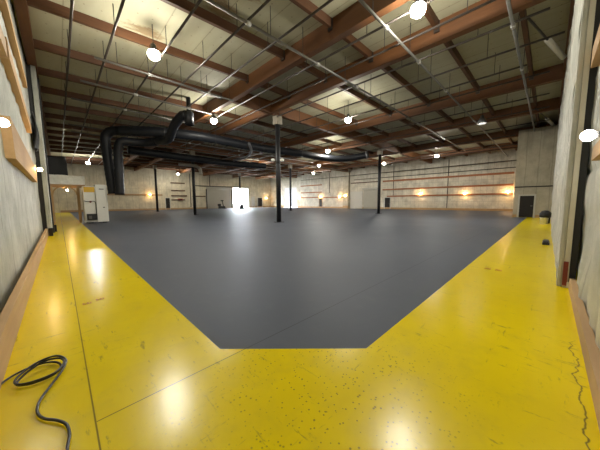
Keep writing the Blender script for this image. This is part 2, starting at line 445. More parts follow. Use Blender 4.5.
# ------------------------------------------------------------------ boards on the walls
G = 'raw boards on the left wall'
def wallboard(poly, label):
    mb = MB(); a = [Vector((XL - .06, y, z)) for y, z in poly]; b = [p + Vector((.115, 0, 0)) for p in a]
    mb.quad(*a); mb.quad(*b[::-1])
    for i in range(len(a)): mb.quad(a[i], a[(i + 1) % len(a)], b[(i + 1) % len(a)], b[i])
    bmesh.ops.remove_doubles(mb.bm, verts=mb.bm.verts[:], dist=1e-4)
    return tag(mb.build('wall_board', M['board'], None), label, 'board', G)
wallboard([(3.0, 5.35), (11.4, 4.82), (11.4, 5.0), (3.0, 5.58)], 'topmost raw timber board high on the left wall')
wallboard([(6.75, 3.82), (11.2, 3.45), (11.2, 3.70), (6.6, 4.12)], 'raw timber board on the left wall between the topmost and the thick low one')
wallboard([(2.0, 3.55), (6.4, 3.72), (6.4, 3.98), (2.0, 3.95)], 'raw board at the left picture edge, behind the glaring wall lamp')
wallboard([(5.9, 2.02), (11.3, 1.98), (11.3, 2.42), (5.75, 2.62)], 'thick low raw timber board with screw holes on the left wall')
G = 'raw boards on the right wall'
def wallboard_r(x0, x1, z0, z1, label):
    return tag(MB().box(x0, x1, YR - .04, YR + .045, z0, z1, .006).build('wall_board', M['boardx']), label, 'board', G)
wallboard_r(3.0, 4.0, 1.72, 1.86, 'lower raw board on the near right wall beside the picture edge')
wallboard_r(4.4, 5.3, 3.1, 3.36, 'upper raw board on the near right wall near the dark strip')

G = 'long red-brown ledger boards on the far right wall'
for z0, z1, y1, lb in ((4.42, 4.66, 19.4, 'highest of three long red-brown boards across the far right wall'), (3.06, 3.28, 19.4, 'middle one of three long red-brown boards across the far right wall'),
                   (1.98, 2.18, 18.6, 'lowest of three long red-brown boards across the far right wall, level with its lamps')):
    tag(MB().box(XF - .14, XF, 3.05, y1, z0, z1, .01).build('ledger_board', M['boardred']), lb, 'board', G)
G = 'short red-brown boards near the far corner'
for z0, z1, y0, y1, lb in ((4.58, 4.78, 32.6, 38.6, 'highest short red-brown board left of the thin door on the far wall'), (3.12, 3.32, 32.6, 38.6, 'middle short red-brown board left of the thin door on the far wall'),
                       (2.06, 2.26, 33.4, 38.6, 'lowest short red-brown board left of the thin door on the far wall'), (2.02, 2.2, 27.4, 32.3, 'single red-brown board between the thin door and the brown wall pilaster')):
    tag(MB().box(XF - .14, XF, y0, y1, z0, z1, .01).build('ledger_board', M['boardred']), lb, 'board', G)
tag(MB().box(XF - .14, XF, 20.3, 25.6, 4.5, 4.66, .01).build('ledger_board', M['purlin']), 'dark board above the white panel door on the far wall', 'board', G)
G = 'boards on the far left wall'
for x0, x1, z0, z1, lb in ((15.1, 17.6, 4.86, 5.06, 'top short board of the four beside the small dark door on far left wall'), (15.1, 17.6, 3.45, 3.65, 'second short board from top beside the small dark door on far left wall'),
                           (15.1, 17.9, 2.45, 2.7, 'third short board from top beside the small dark door on far left wall'), (15.1, 17.5, 1.72, 1.9, 'bottom short board with a red fitting on far left wall'),
                           (4.0, 13.6, 2.55, 2.80, 'long brown board on the far left wall behind the hanging black ducts'), (19.0, 21.6, 2.4, 2.62, 'brown board left of the grey roll-up shutter on far left wall')):
    tag(MB().box(x0, x1, YB - .14, YB, z0, z1, .01).build('ledger_board', M['boardx' if x0 < 14.5 else 'purlin']), lb, 'board', G)
o = thing('hose_reel', 'red fitting mounted on the bottom short board of far left wall', 'fitting', (16.6, YB - .14, 1.75))
MB().box(16.2, 17.0, YB - .34, YB - .145, 1.68, 2.06, .06).build('body', M['red'], o)
MB().tube([(16.6, YB - .36, 1.87), (16.6, YB - .30, 1.87)], .12, 14).build('hub', M['black'], o)

# pilaster on the far wall
struct(MB().box(XF - .35, XF, 25.9, 27.15, .0, 7.2, .02).build('trim_9', M['ins_alc']))
struct(MB().box(XF - .40, XF - .35, 25.9, 27.15, 0, .5).build('trim_10', M['board']))

# conduits on the walls
G = 'dark conduits on the far walls'
for y0, y1, z, lb in ((2.0, 25.0, 5.15, 'lower horizontal dark conduit on the far right wall'), (2.0, 38.2, 5.9, 'upper horizontal dark conduit on the far right wall')):
    tag(MB().tube([(XF - .45 if y1 > 30 else XF - .06, y0, z), (XF - .45 if y1 > 30 else XF - .06, y1, z)], .05, 8).build('wall_conduit', M['blackpipe']), lb, 'conduit', G)
for y, z0, lb in ((17.6, 2.2, 'vertical dark conduit on far right wall beside the small brown door'), (9.9, .3, 'vertical dark conduit on far right wall between two of its lamps'), (30.6, 3.0, 'vertical conduit dropping down the far wall right of the thin door')):
    tag(MB().tube([(XF - .06, y, z0), (XF - .06, y, 6.9)], .05, 8).build('wall_conduit', M['blackpipe']), lb, 'conduit', G)
for x, lb in ((18.6, 'vertical dark conduit on far left wall left of the nearest black column there'), (22.6, 'vertical dark pipe high on far left wall above the grey shutter')):
    tag(MB().tube([(x, YB - .06, .4 if x < 20 else 4.4), (x, YB - .06, 6.9)], .07, 8).build('wall_conduit', M['blackpipe']), lb, 'conduit', G)
tag(MB().tube([(19, YB - .2, 4.6), (27.5, YB - .2, 4.6)], .09, 8).build('wall_conduit', M['blackpipe']), 'dark pipe running level above the grey roll-up shutter', 'conduit', G)

# ------------------------------------------------------------------ doors
def hdoor(name, wall, a0, a1, z1, mat, frame, at, fw=.09, knob=True):
    """personnel door; wall 'x' means the wall plane x = at (faces -x), 'y' the plane y = at (faces -y)"""
    f = MB(); l = MB(); k = MB()
    def bx(mb, u0, u1, d0, d1, z0, z1_, bev=0):
        if wall == 'x': mb.box(at - d1, at - d0, u0, u1, z0, z1_, bev)
        else: mb.box(u0, u1, at - d1, at - d0, z0, z1_, bev)
    bx(f, a0 - fw, a0, 0, .07, 0, z1 + fw); bx(f, a1, a1 + fw, 0, .07, 0, z1 + fw); bx(f, a0, a1, 0, .07, z1, z1 + fw)
    bx(l, a0 + .01, a1 - .01, .0, .035, .02, z1 - .01)
    e = bpy.data.objects.new(name, None); COL.objects.link(e); struct(e)
    e.location = (at, (a0 + a1) / 2, 0) if wall == 'x' else ((a0 + a1) / 2, at, 0)
    f.build('door_frame', frame, e); l.build('door_leaf', mat, e)
    if knob:
        bx(k, a0 + .06, a0 + .18, .035, .09, .85, .90, .01); k.build('handle', M['galv'], e)
    return e
d = hdoor('door_1', 'x', .78, 1.59, 1.65, M['dkdoor'], M['whitew'], DX + .0)
d['label'] = 'dark brown door with white frame in the right corner'
hdoor('door_2', 'x', 18.1, 19.0, 1.86, M['dkdoor'], M['whitew'], XF)['label'] = 'small dark door under the red-brown boards on far right wall'
hdoor('door_3', 'x', 32.5, 33.25, 1.9, M['dkdoor'], M['boardx'], XF)['label'] = 'thin dark door on the far wall near the corner'
hdoor('door_4', 'y', 14.1, 14.8, 2.15, M['dkdoor'], M['whitew'], YB)['label'] = 'small dark door on the far left wall'
hdoor('door_5', 'y', 34.5, 35.75, 2.3, M['dkdoor'], M['whitew'], YB, .14)['label'] = 'dark door right of the bright open doorway'
hdoor('door_6', 'y', 32.8, 33.5, 2.5, M['whitew'], M['whitew'], YB)['label'] = 'narrow pale door beside the bright open doorway'
# grey closed roll-up shutter on the back wall
e = bpy.data.objects.new('door_7', None); COL.objects.link(e); struct(e); e.location = (24.7, YB, 0); e['label'] = 'closed grey ribbed roll-up shutter on far left wall'
mb = MB()
for k in range(20): mb.box(21.9, 27.4, YB - .09, YB - .03, .02 + k * .2, .19 + k * .2, .02)
mb.box(21.9, 27.4, YB - .04, YB, 0, 4.0); mb.build('shutter_curtain', M['shutter'], e)
MB().box(21.8, 27.5, YB - .5, YB, 4.0, 4.5, .05).build('shutter_box', M['shutter'], e)
mb = MB(); mb.box(21.72, 21.9, YB - .14, YB, 0, 4.0); mb.build('guide_rail', M['blackpipe'], e)
mb = MB(); mb.box(27.4, 27.58, YB - .14, YB, 0, 4.0); mb.build('guide_rail', M['blackpipe'], e)
# open roll-up doorway frame (daylight outside)
e = bpy.data.objects.new('door_8', None); COL.objects.link(e); struct(e); e.location = (29.9, YB, 0); e['label'] = 'open roll-up doorway with glaring daylight outside'
MB().box(O1[0] - .12, O1[0], YB - .08, YB + .3, 0, O1[2]).build('door_jamb', M['pale'], e)
MB().box(O1[1], O1[1] + .12, YB - .08, YB + .3, 0, O1[2]).build('door_jamb', M['pale'], e)
MB().tube([(O1[0] - .1, YB - .22, O1[2] + .22), (O1[1] + .1, YB - .22, O1[2] + .22)], .2, 14).build('rolled_curtain', M['shutter'], e)
# pale curtained doorway on far wall
e = bpy.data.objects.new('door_9', None); COL.objects.link(e); struct(e); e.location = (XF, 42.1, 0); e['label'] = 'pale daylit doorway hung with a translucent curtain near far corner'
mb = MB()
for k in range(22):
    y0 = O2[0] + .02 + k * .195; mb.box(XF + .1 + .02 * (k % 2), XF + .112 + .02 * (k % 2), y0, y0 + .21, .02, O2[2])
mb.build('door_curtain', M['curtain'], e)
mb = MB(); mb.box(XF - .06, XF, O2[0] - .12, O2[0], 0, O2[2]); mb.box(XF - .06, XF, O2[1], O2[1] + .12, 0, O2[2]); mb.box(XF - .06, XF, O2[0] - .12, O2[1] + .12, O2[2], O2[2] + .14)
mb.build('door_frame', M['pale'], e)
# white panel door and ribbed shutter next to the pilaster
e = bpy.data.objects.new('door_10', None); COL.objects.link(e); struct(e); e.location = (XF, 24.35, 0); e['label'] = 'plain cream panel door right of the brown wall pilaster'
mb = MB(); mb.box(XF - .10, XF, 23.15, 25.65, .02, 3.05, .02); mb.build('door_leaf', M['whitew'], e)
mb = MB(); mb.box(XF - .14, XF - .10, 23.15, 25.65, 1.5, 1.6); mb.build('rail', M['pale'], e)
e = bpy.data.objects.new('door_11', None); COL.objects.link(e); struct(e); e.location = (XF, 21.6, 0); e['label'] = 'pale ribbed roll-up shutter right of the cream panel door'
mb = MB()
for k in range(16): mb.box(XF - .09, XF - .03, 20.25, 22.95, .02 + k * .2, .19 + k * .2, .02)
mb.box(XF - .04, XF, 20.25, 22.95, 0, 3.25); mb.build('shutter_curtain', M['shutter'], e)
MB().box(XF - .4, XF, 20.15, 23.05, 3.25, 3.6, .04).build('shutter_box', M['shutter'], e)

# ------------------------------------------------------------------ outside (seen through the open doorway)
struct(MB().box(15, 48, YB + .3, YB + 25, -.1, -.01).build('ground_outside', plain('outside concrete', (.6, .58, .54), .8)))
struct(MB().box(XF + .3, XF + 20, 30, YB + .2, -.1, -.01).build('ground_outside_yard', plain('outside yard', (.6, .58, .54), .8)))

# ------------------------------------------------------------------ roof framing
GX = [6.95, 9.6, 16.35, 21.4, 28.0, 34.0]
where = ['the first seen from the left wall', 'the second from the left wall', 'the third from the left wall', 'the fourth from the left wall',
         'the fifth from the left wall', 'the last before the far right wall']
for i, x in enumerate(GX):
    o = MB().box(x - .13, x + .13, YR + .05, YB - .02, 6.65, HT, .01).build('roof_girder', M['brown'])
    tag(o, 'deep brown timber girder running away under the roof, ' + where[i], 'girder', 'long brown roof girders')
for i, (y, lb) in enumerate(((12.15, 'brown cross girder over the nearest black column'), (26.2, 'brown cross girder over the second line of columns'), (40.0, 'brown cross girder over the farthest line of columns'))):
    t = thing('cross_girder', lb, 'girder', (22, y, 6.62), 'brown cross girders')
    xs = GX + [XF]
    for a, b in zip(xs, xs[1:]):
        MB().box(a + .132, b - .132 if b < XF else b, y - .14, y + .14, 6.62, HT, .01).build('girder_segment', M['brownx'], t)
PY = [.94, 3.0, 5.42, 7.8, 10.4, 13.05, 15.5, 17.88, 20.4, 22.8, 25.3]
while PY[-1] < 47: PY.append(PY[-1] + 2.44)
PY = [p for p in PY if min(abs(p - q) for q in (12.15, 26.2, 40.0)) > .4]
for i, y in enumerate(PY):
    t = thing('roof_purlin', 'slim brown purlin under the plywood roof, %s row counted from the right wall' % ORD[i], 'purlin', (16, y, 6.95), 'brown roof purlins')
    xs = [-.22] + GX + [XF]
    for a, b in zip(xs, xs[1:]):
        x0, x1 = a + (.132 if a > 0 else 0), b - .132
        prism_x(MB(), x0, x1, y - .06, y + .06, hz(x0) - .28, hz(x1) - .28, hz(x0), hz(x1)).build('purlin_segment', M['purlin'], t)
    # metal hangers where the segments meet the girders nearest the camera
    if i < 6:
        for x in GX[:3]:
            MB().box(x - .19, x - .133, y - .085, y + .085, 6.93, 7.27).build('joist_hanger', M['blackpipe'], t)

# white diagonal brace tubes at the right wall
G = 'diagonal braces at the right wall top'
for i, (a, b, lb) in enumerate((((10.6, .80, 6.85), (14.5, -.06, 6.85), 'pale diagonal brace tube at the right wall top, nearest one'),
                                ((20.6, .9, 6.75), (27.4, -.06, 6.75), 'pale diagonal brace tube at the right wall top, farther one'))):
    a, b = Vector(a), Vector(b); t = thing('wall_brace', lb, 'brace', a, G)
    m1 = a.lerp(b, .48)
    MB().tube([a, b], .035, 8).build('rod', M['rod'], t)
    MB().tube([m1, a.lerp(b, .98)], .09, 14).build('sleeve', M['pipe_white'], t, True)

# ------------------------------------------------------------------ sprinkler pipes
rod_mesh = None
def pipe(a, b, r, mat, label, group, rods, fits=()):
    t = thing('sprinkler_pipe', label, 'pipe', a, group)
    MB().tube([a, b], r, 10).build('pipe', mat, t, True)
    for p in rods:
        MB().tube([(p[0], p[1], a[2] + r * .5), (p[0], p[1], hz(p[0]))], .011, 6).build('hanger_rod', M['rod'], t)
    for p in fits:
        d = Vector(b) - Vector(a); d.normalize()
        MB().tube([Vector(p) - d * .07, Vector(p) + d * .07], r * 1.5, 10).build('coupling', M['fit'], t, True)
    return t
LX = [(.62, .2, 46), (1.55, .2, 46), (2.95, .2, 39.4), (4.2, .2, 44), (5.35, .2, 14.2), (7.2, .3, 16), (8.35, .3, 24), (9.78, .3, 11.8), (11.45, -.02, 24), (13.1, .9, 24), (14.4, .3, 30),
      (17.3, .3, 30), (19.7, .3, 36), (22.9, .3, 36), (26.2, 2.2, 36), (30.5, 2.2, 40), (32.2, 2.2, 40)]
for i, (x, y0, y1) in enumerate(LX):
    rods = [(x, y) for y in (1.9, 4.3, 6.9, 9.3, 11.6, 14.2, 16.8, 19.2) if y0 < y < y1]
    if x > 20: rods = rods[::2]
    pipe((x, y0, 6.45), (x, y1, 6.45), .034 if i < 14 else .04, M['blackpipe'], 'dark sprinkler branch pipe running away from the viewer, %s from the left wall' % ORD[i], 'dark branch pipes under the roof', rods)
MY = [(1.05, 7.6, 25.3), (3.65, 5.2, 37.5), (6.3, 2.8, 30), (11.4, 1.25, 6.6), (13.9, 1.0, 6.6), (16.5, .8, 6.6), (21.9, .8, 24), (24.0, 1, 36), (31, 2, 36), (36.0, 2, 36)]
for i, (y, x0, x1) in enumerate(MY):
    rods = [(x, y) for x in (1.9, 3.6, 5.0, 6.4, 8.9, 11.0, 13.6, 15.4, 18.2) if x0 < x < x1]
    fits = [(x, y, 6.36) for x, _, yy in LX if x0 < x < min(x1, 14.5) and y < yy][1:6:2]
    pipe((x0, y, 6.36), (x1, y, 6.36), .042, M['galv'], 'grey sprinkler pipe crossing the dark branch pipes, %s row from the right wall' % ORD[i], 'grey cross pipes under the roof', rods, fits)

# ------------------------------------------------------------------ columns
CP = [(10.1, 12.2, 'black steel column nearest the camera, in the picture centre, with emergency lights'), (10.2, 26.15, 'black steel column left of the open doorway, second nearest on left'),
      (10.2, 39.9, 'thin black column far left before the long brown board'), (24.1, 12.6, 'black steel column right of centre before the far right wall'),
      (24.1, 26.4, 'slender black column just right of the nearest column'), (24.0, 40.1, 'slender black column standing before the bright open doorway')]
for i, (x, y, lb) in enumerate(CP):
    t = thing('steel_column', lb, 'column', (x, y, 0), 'black steel columns'); r = .15
    MB().tube([(x, y, .03), (x, y, 6.1)], r, 20).build('shaft', M['steel'], t, True)
    MB().box(x - .24, x + .24, y - .24, y + .24, 0, .03).build('base_plate', M['steel'], t)
    mb = MB(); mb.box(x - .21, x + .21, y - .21, y + .21, 6.1, 6.61, .02); mb.build('saddle', M['capital'], t)
x, y = 10.1, 12.2
t = thing('emergency_light', 'twin-head emergency light fixed to the nearest black column', 'emergency light', (x - .15, y - .15, 3.8))
MB().box(x - .30, x - .12, y - .30, y - .12, 3.68, 3.86, .02).build('housing', M['black'], t)
for s in (-1, 1):
    cx, cy, cz = x - .25 + s * .20, y - .25 - s * .20, 3.88
    MB().lathe([(.02, cz - .06), (.11, cz - .05), (.13, cz + .04), (.07, cz + .09), (.001, cz + .095)], cx, cy, 16).build('lamp_head', M['white'], t, True)

# ------------------------------------------------------------------ high-bay lamps
lampdata = [
    (2.61, 9.51, 'glaring round high-bay lamp above the left yellow strip, nearest one on left', 1.0, 0), (6.94 - .0, 2.67, 'glaring round high-bay lamp at the top right of the picture', 1.0, 0),
    (12.8, 8.81, 'glaring high-bay lamp right of the nearest column below the timber girders', 1, 0), (7.04, 14.5, 'glaring high-bay lamp left of the nearest column, above the long black duct', 1, 0),
    (19.03, 15.39, 'high-bay lamp beside the open end of the long black duct', 1, 0), (20.12, 29.17, 'small distant lamp just left of the nearest column, past the ducts', 1, 0),
    (25.66, 22.3, 'distant high-bay lamp right of the nearest column, the upper of two stacked in view', 1, 0), (31.61, 28.72, 'most distant tiny high-bay lamp near the far corner', 1, 0),
    (30.67, 15.43, 'distant high-bay lamp just right of the right-hand column', 1, 0), (29.97, 8.93, 'distant high-bay lamp above the long red-brown boards', 1, 0),
    (2.92, 39.87, 'distant lamp seen past the hanging ducts, above the timber portal', 1, 0), (15.03, 45.16, 'distant lamp high before the far left wall boards', 1, 0),
    (19.04, 3.22, 'shaded high-bay lamp under the girders near the right wall', 1.3, 1)]
for i, (x, y, lb, k, deep) in enumerate(lampdata):
    z = 6.2
    t = thing('high_bay_lamp', lb, 'lamp', (x, y, z), 'round high-bay lamps')
    mb = MB()
    if deep: mb.lathe([(.001, z + .34), (.08, z + .34), (.10, z + .22), (.17, z + .12), (.26, z - .16), (.25, z - .16), (.15, z + .11), (.001, z + .12)], x, y, 24)
    else: mb.lathe([(.001, z + .34), (.06, z + .34), (.085, z + .30), (.085, z + .16), (.155, z + .13), (.168, z + .09), (.001, z + .09)], x, y, 24)
    mb.build('housing', M['lampbody'], t, True)
    mb = MB()
    if deep: mb.lathe([(.001, z + .11), (.12, z + .10), (.13, z + .02), (.08, z - .05), (.001, z - .07)], x, y, 20)
    else: mb.lathe([(.16, z + .088), (.18, z + .05), (.185, z), (.165, z - .08), (.10, z - .14), (.001, z - .16)], x, y, 20)
    mb.build('lens', M['spotlens' if deep else 'lens'], t, True)
    MB().tube([(x, y, z + .30), (x, y, hz(x))], .012, 6).build('hanger', M['rod'], t)

# warm string bulbs along the walls
def wallbulb(p, n, lb, mat='bulb', e=22, sc=1.0, col=(1, .62, .28)):
    p = Vector(p); n = Vector(n)
    t = thing('wall_bulb', lb, 'lamp', p, 'wall bulbs')
    MB().tube([p + n * .0, p + n * .10 * sc], .05 * sc, 12).build('socket', M['black'], t, True)
    mb = MB(); bmesh.ops.create_uvsphere(mb.bm, u_segments=14, v_segments=10, radius=.085 * sc)
    bmesh.ops.translate(mb.bm, vec=p + n * .17 * sc, verts=mb.bm.verts[:]); mb.build('bulb', M[mat], t, True)
for y, z, lb in ((13.4, 2.32, 'warm wall bulb midway along the long red-brown boards'), (7.8, 2.2, 'warm wall bulb on the right half of the long boards'),
              (3.5, 2.28, 'left bulb of the pair by the dark corner door'), (2.6, 2.36, 'right, brighter bulb of the pair by the dark corner door'),
              (38.9, 2.15, 'warm bulb at the left end of the short boards near far corner'), (32.8, 2.25, 'warm bulb just above the thin dark door'),
              (28.0, 2.15, 'warm bulb just left of the brown wall pilaster')):
    wallbulb((XF - .15, y, z), (-1, 0, 0), lb, e=45)
wallbulb((XF - .36, 26.5, 2.38), (-1, 0, 0), 'warm bulb mounted on the brown wall pilaster', e=45)
wallbulb((11.6, YB - .15, 2.72), (0, -1, 0), 'warm bulb on the long brown board of the far left wall', e=60)
wallbulb((36.9, YB - .05, 2.3), (0, -1, 0), 'warm bulb on far left wall right of the dark door', e=40)
wallbulb((XL + .025, 11.1, 2.36), (1, 0, 0), 'warm bulb at the end of the thick board on the left wall', e=12, sc=.7)
wallbulb((XL - .03, 4.72, 2.30), (1, 0, 0), 'glaring wall lamp at the left picture edge', 'coolbulb', 16, .6, (1, .93, .8))
wallbulb((3.12, YR + .05, 1.84), (0, 1, 0), 'glaring wall lamp on the near right wall beside the dark strip', 'coolbulb', 10, .52, (1, .93, .8))

bm = bmesh.new(); bmesh.ops.create_cube(bm, size=1); bmesh.ops.subdivide_edges(bm, edges=bm.edges[:], cuts=12, use_grid_fill=True)  # black heap added in place of the dark shaded void above the portal
for v in bm.verts:
    q = v.co.copy(); tz = q.z + .5
    k = 1 - .35 * max(0, tz - .6) ** 1.2
    p = Vector((.08 + q.x * 1.02 * k, 23.2 + q.y * 1.3 * k, 3.165 + tz * 1.22))
    v.co = p + Vector((noise.noise(p * 2.5), noise.noise(p * 2.5 + Vector((5, 0, 0))), noise.noise(p * 2 + Vector((0, 7, 0))))) * .09 * tz
me = bpy.data.meshes.new('dark_void_heap'); bm.to_mesh(me); bm.free(); me.materials.append(M['black'])
for p in me.polygons: p.use_smooth = True
o = bpy.data.objects.new('dark_void_heap', me); COL.objects.link(o)
tag(o, 'added black heap standing in for the dark void above the white insulation block', 'dark stand-in')
t = thing('passage_bulb', 'warm bulb hanging inside the timber portal beside the white machine', 'lamp', (.5, 23.92, 2.42))
MB().tube([(.5, 23.92, 2.42), (.5, 23.92, 2.28)], .03, 8).build('socket', M['black'], t)
mb = MB(); bmesh.ops.create_uvsphere(mb.bm, u_segments=14, v_segments=10, radius=.06)
bmesh.ops.translate(mb.bm, vec=(.5, 23.92, 2.23), verts=mb.bm.verts[:]); mb.build('bulb', M['bulb'], t, True)
# ------------------------------------------------------------------ ducts
def duct(name_part, pts, r, mat, parent, ribs=.06, step=.16):
    p = resample(smoothpath(pts, 10), step)
    return MB().tube(p, r, 18, ribs).build(name_part, mat, parent, True)
t = thing('flexible_duct', 'long black flexible duct rising by the white machine and snaking under the roof', 'duct', (2.5, 20.9, 1.95))
duct('hanging_drop', [(2.72, 20.9, 1.95), (2.62, 20.9, 3.4), (2.52, 20.9, 5.2), (2.56, 20.85, 5.75), (2.85, 20.6, 6.05), (3.3, 20.1, 6.05)], .30, M['duct'], t)
duct('long_run', [(3.25, 20.15, 6.05), (4.06, 19.3, 6.02), (5.35, 18.4, 6.0), (7.44, 17.6, 5.95), (10.0, 17.45, 5.88), (12.6, 17.4, 5.86), (16.3, 16.5, 5.78), (19.2, 15.9, 5.62), (21.0, 14.6, 5.62), (22.1, 12.9, 5.85)], .33, M['duct'], t)
MB().tube([(22.02, 13.02, 5.82), (22.12, 12.85, 5.85)], .37, 20).build('end_collar', M['ductgrey'], t, True)
MB().tube([(22.125, 12.845, 5.855), (22.13, 12.84, 5.856)], .32, 20).build('open_mouth', M['black'], t)
for p in ((5.3, 18.4), (8.4, 17.5), (12.6, 17.4), (16.3, 16.5)):
    MB().box(p[0] - .03, p[0] + .03, p[1] - .36, p[1] + .36, 5.48, 5.51).tube([(p[0], p[1] - .36, 5.5), (p[0], p[1] - .36, hz(p[0]))], .012, 6).tube([(p[0], p[1] + .36, 5.5), (p[0], p[1] + .36, hz(p[0]))], .012, 6).build('hanger_strap', M['rod'], t)
t = thing('flexible_duct', 'second black flexible duct hanging beside the white machine, bending up to a roof outlet', 'duct', (3.0, 20.3, 1.85))
duct('hanging_drop', [(2.98, 20.3, 1.85), (3.02, 20.3, 3.4), (3.10, 20.3, 4.9), (3.30, 20.2, 5.38), (3.9, 20.1, 5.42), (4.6, 19.8, 5.45), (5.1, 19.2, 5.5)], .28, M['duct'], t)
duct('riser', [(4.95, 19.45, 5.48), (5.2, 18.9, 5.55)], .28, M['duct'], t)
duct('riser', [(5.15, 19.0, 5.5), (5.3, 17.3, 5.35), (5.3, 16.2, 5.9), (5.4, 15.2, 6.25), (5.55, 14.9, 6.3)], .26, M['duct'], t)
MB().lathe([(.001, 7.24), (.12, 7.24), (.12, 6.5), (.25, 6.42), (.25, 5.74), (.20, 5.74), (.20, 6.3), (.001, 6.3)], 5.68, 14.75, 20).build('roof_outlet', M['duct'], t, True)
t = thing('flexible_duct', 'lower black duct running level behind the long duct, past the second column', 'duct', (4.4, 22.0, 5.2))
duct('run', [(4.0, 22.4, 5.3), (5.6, 22.4, 5.25), (8.4, 22.4, 5.2), (12.3, 22.8, 5.2), (15.4, 22.2, 5.2), (16.4, 22.0, 5.2)], .30, M['duct'], t)
for p in ((6.6, 22.4), (11, 22.7), (15, 22.3)):
    MB().tube([(p[0], p[1], 5.45), (p[0], p[1], HT)], .012, 6).build('hanger_rod', M['rod'], t)
t = thing('flexible_hose', 'thin grey aluminium hose drooping between the two black ducts', 'hose', (10.6, 16.4, 5.3))
duct('hose', [(10.6, 16.2, 5.75), (11.3, 17.0, 5.35), (12.1, 18.8, 5.3), (12.7, 21.0, 5.42), (12.75, 22.3, 5.45)], .10, M['ductgrey'], t, .1, .08)
t = thing('duct_elbow', 'short pale duct elbow near the roof beside the second nearest left column', 'duct', (9.7, 25.2, 5.0))
duct('elbow', [(8.6, 25.4, 5.0), (9.6, 25.4, 5.02), (10.3, 25.4, 4.95), (10.62, 25.4, 4.7), (10.68, 25.4, 4.25)], .16, M['fit'], t, .05, .1)
MB().tube([(9.4, 25.4, 5.15), (9.4, 25.4, HT)], .012, 6).build('hanger_rod', M['rod'], t)

# ------------------------------------------------------------------ timber portal, wrapped bundle, white machine
t = thing('timber_portal', 'raw timber portal frame over the yellow walkway beside the white machine', 'portal', (.3, 22.4, 0))
for x0, x1 in ((-.36, -.22), (.92, 1.07)):
    MB().box(x0, x1, 22.2, 22.36, 0, 2.42, .008).build('post', M['post'], t)
MB().box(-.42, 1.36, 22.18, 22.38, 2.42, 2.54, .008).build('header', M['boardx'], t)
for x, s in ((-.22, 1), (.92, -1)):
    mb = MB(); pts = []
    for k in range(9):
        a = PI / 2 * k / 8; pts.append(Vector((x + s * .55 * (1 - math.cos(a)), 22.28, 1.87 + .55 * math.sin(a))))
    for a, b in zip(pts, pts[1:]): mb.bar(a, b, .09, .07)
    mb.build('knee_brace', M['post'], t)
MB().box(1.0, 1.07, 22.37, 24.0, 0, 2.42).build('side_panel', M['board'], t)
MB().box(-.36, -.22, 23.85, 24.0, 0, 2.42, .008).build('post', M['post'], t)
MB().box(-.42, 1.36, 23.82, 24.02, 2.42, 2.54, .008).build('header', M['boardx'], t)
bm = bmesh.new(); bmesh.ops.create_cube(bm, size=1); bmesh.ops.subdivide_edges(bm, edges=bm.edges[:], cuts=14, use_grid_fill=True)
for v in bm.verts:
    p = Vector((.50 + v.co.x * 1.8, 23.1 + v.co.y * 1.9, 2.845 + v.co.z * .60)); q = noise.noise(p * 3.5) * .05
    n = Vector((0, 0, 0))
    for a in range(3):
        if abs(v.co[a]) > .499: n[a] = math.copysign(1, v.co[a])
    if n.z < 0: n.z = 0; q = min(q, 0)
    v.co = p + n * (q - .025)
me = bpy.data.meshes.new('insulation_bundle'); bm.to_mesh(me); bm.free(); me.materials.append(M['wrap'])
o = bpy.data.objects.new('insulation_bundle', me); COL.objects.link(o); tag(o, 'white wrapped insulation block lying on top of the timber portal', 'insulation')

t = thing('air_machine', 'tall white cabinet machine with yellow plate standing at the grey floor edge', 'machine', (1.75, 21.0, 0))
lc = MB().box(1.16, 1.76, 20.9, 21.9, .08, 2.40, .025).build('left_cabinet', M['white'], t)
rc = MB().box(1.77, 2.36, 20.8, 21.9, .08, 2.52, .025).build('right_cabinet', M['white'], t)
MB().box(1.20, 1.73, 20.885, 20.90, 2.02, 2.36, .003).build('yellow_plate', M['yellowlab'], lc)['label'] = 'yellow plate across the top of the left cabinet'
MB().box(1.26, 1.70, 20.895, 20.899, 2.18, 2.22).build('dark_strip', M['boardred'], lc)
ct = MB().box(1.25, 1.76, 20.74, 20.89, .22, .62, .01).build('control_tray', M['black'], t)
MB().box(1.33, 1.48, 20.725, 20.739, .30, .50).build('tray_window', M['galv'], ct)
MB().tube([(1.48, 20.89, 1.40), (1.48, 20.83, 1.40)], .06, 14).build('valve', M['red'], t)
MB().tube(smoothpath([(1.16, 20.86, 1.46), (1.35, 20.85, 1.42), (1.60, 20.85, 1.44), (1.73, 20.85, 1.36), (1.74, 20.85, 1.0), (1.74, 20.84, .60)], 5), .018, 8).build('hose', M['black'], t, True)
MB().box(1.95, 2.20, 20.79, 20.80, 2.20, 2.26).build('vent_slot', M['galv'], rc)
MB().box(2.10, 2.18, 20.785, 20.80, 1.0, 1.06).build('latch', M['black'], rc)
for x0 in (1.34, 2.04):
    MB().box(x0, x0 + .22, 20.92, 21.14, 0, .08).build('foot', M['black'], t)
MB().box(1.22, 1.36, 21.65, 21.8, 0, .08).build('foot', M['black'], t)
MB().box(2.16, 2.30, 21.65, 21.8, 0, .08).build('foot', M['black'], t)

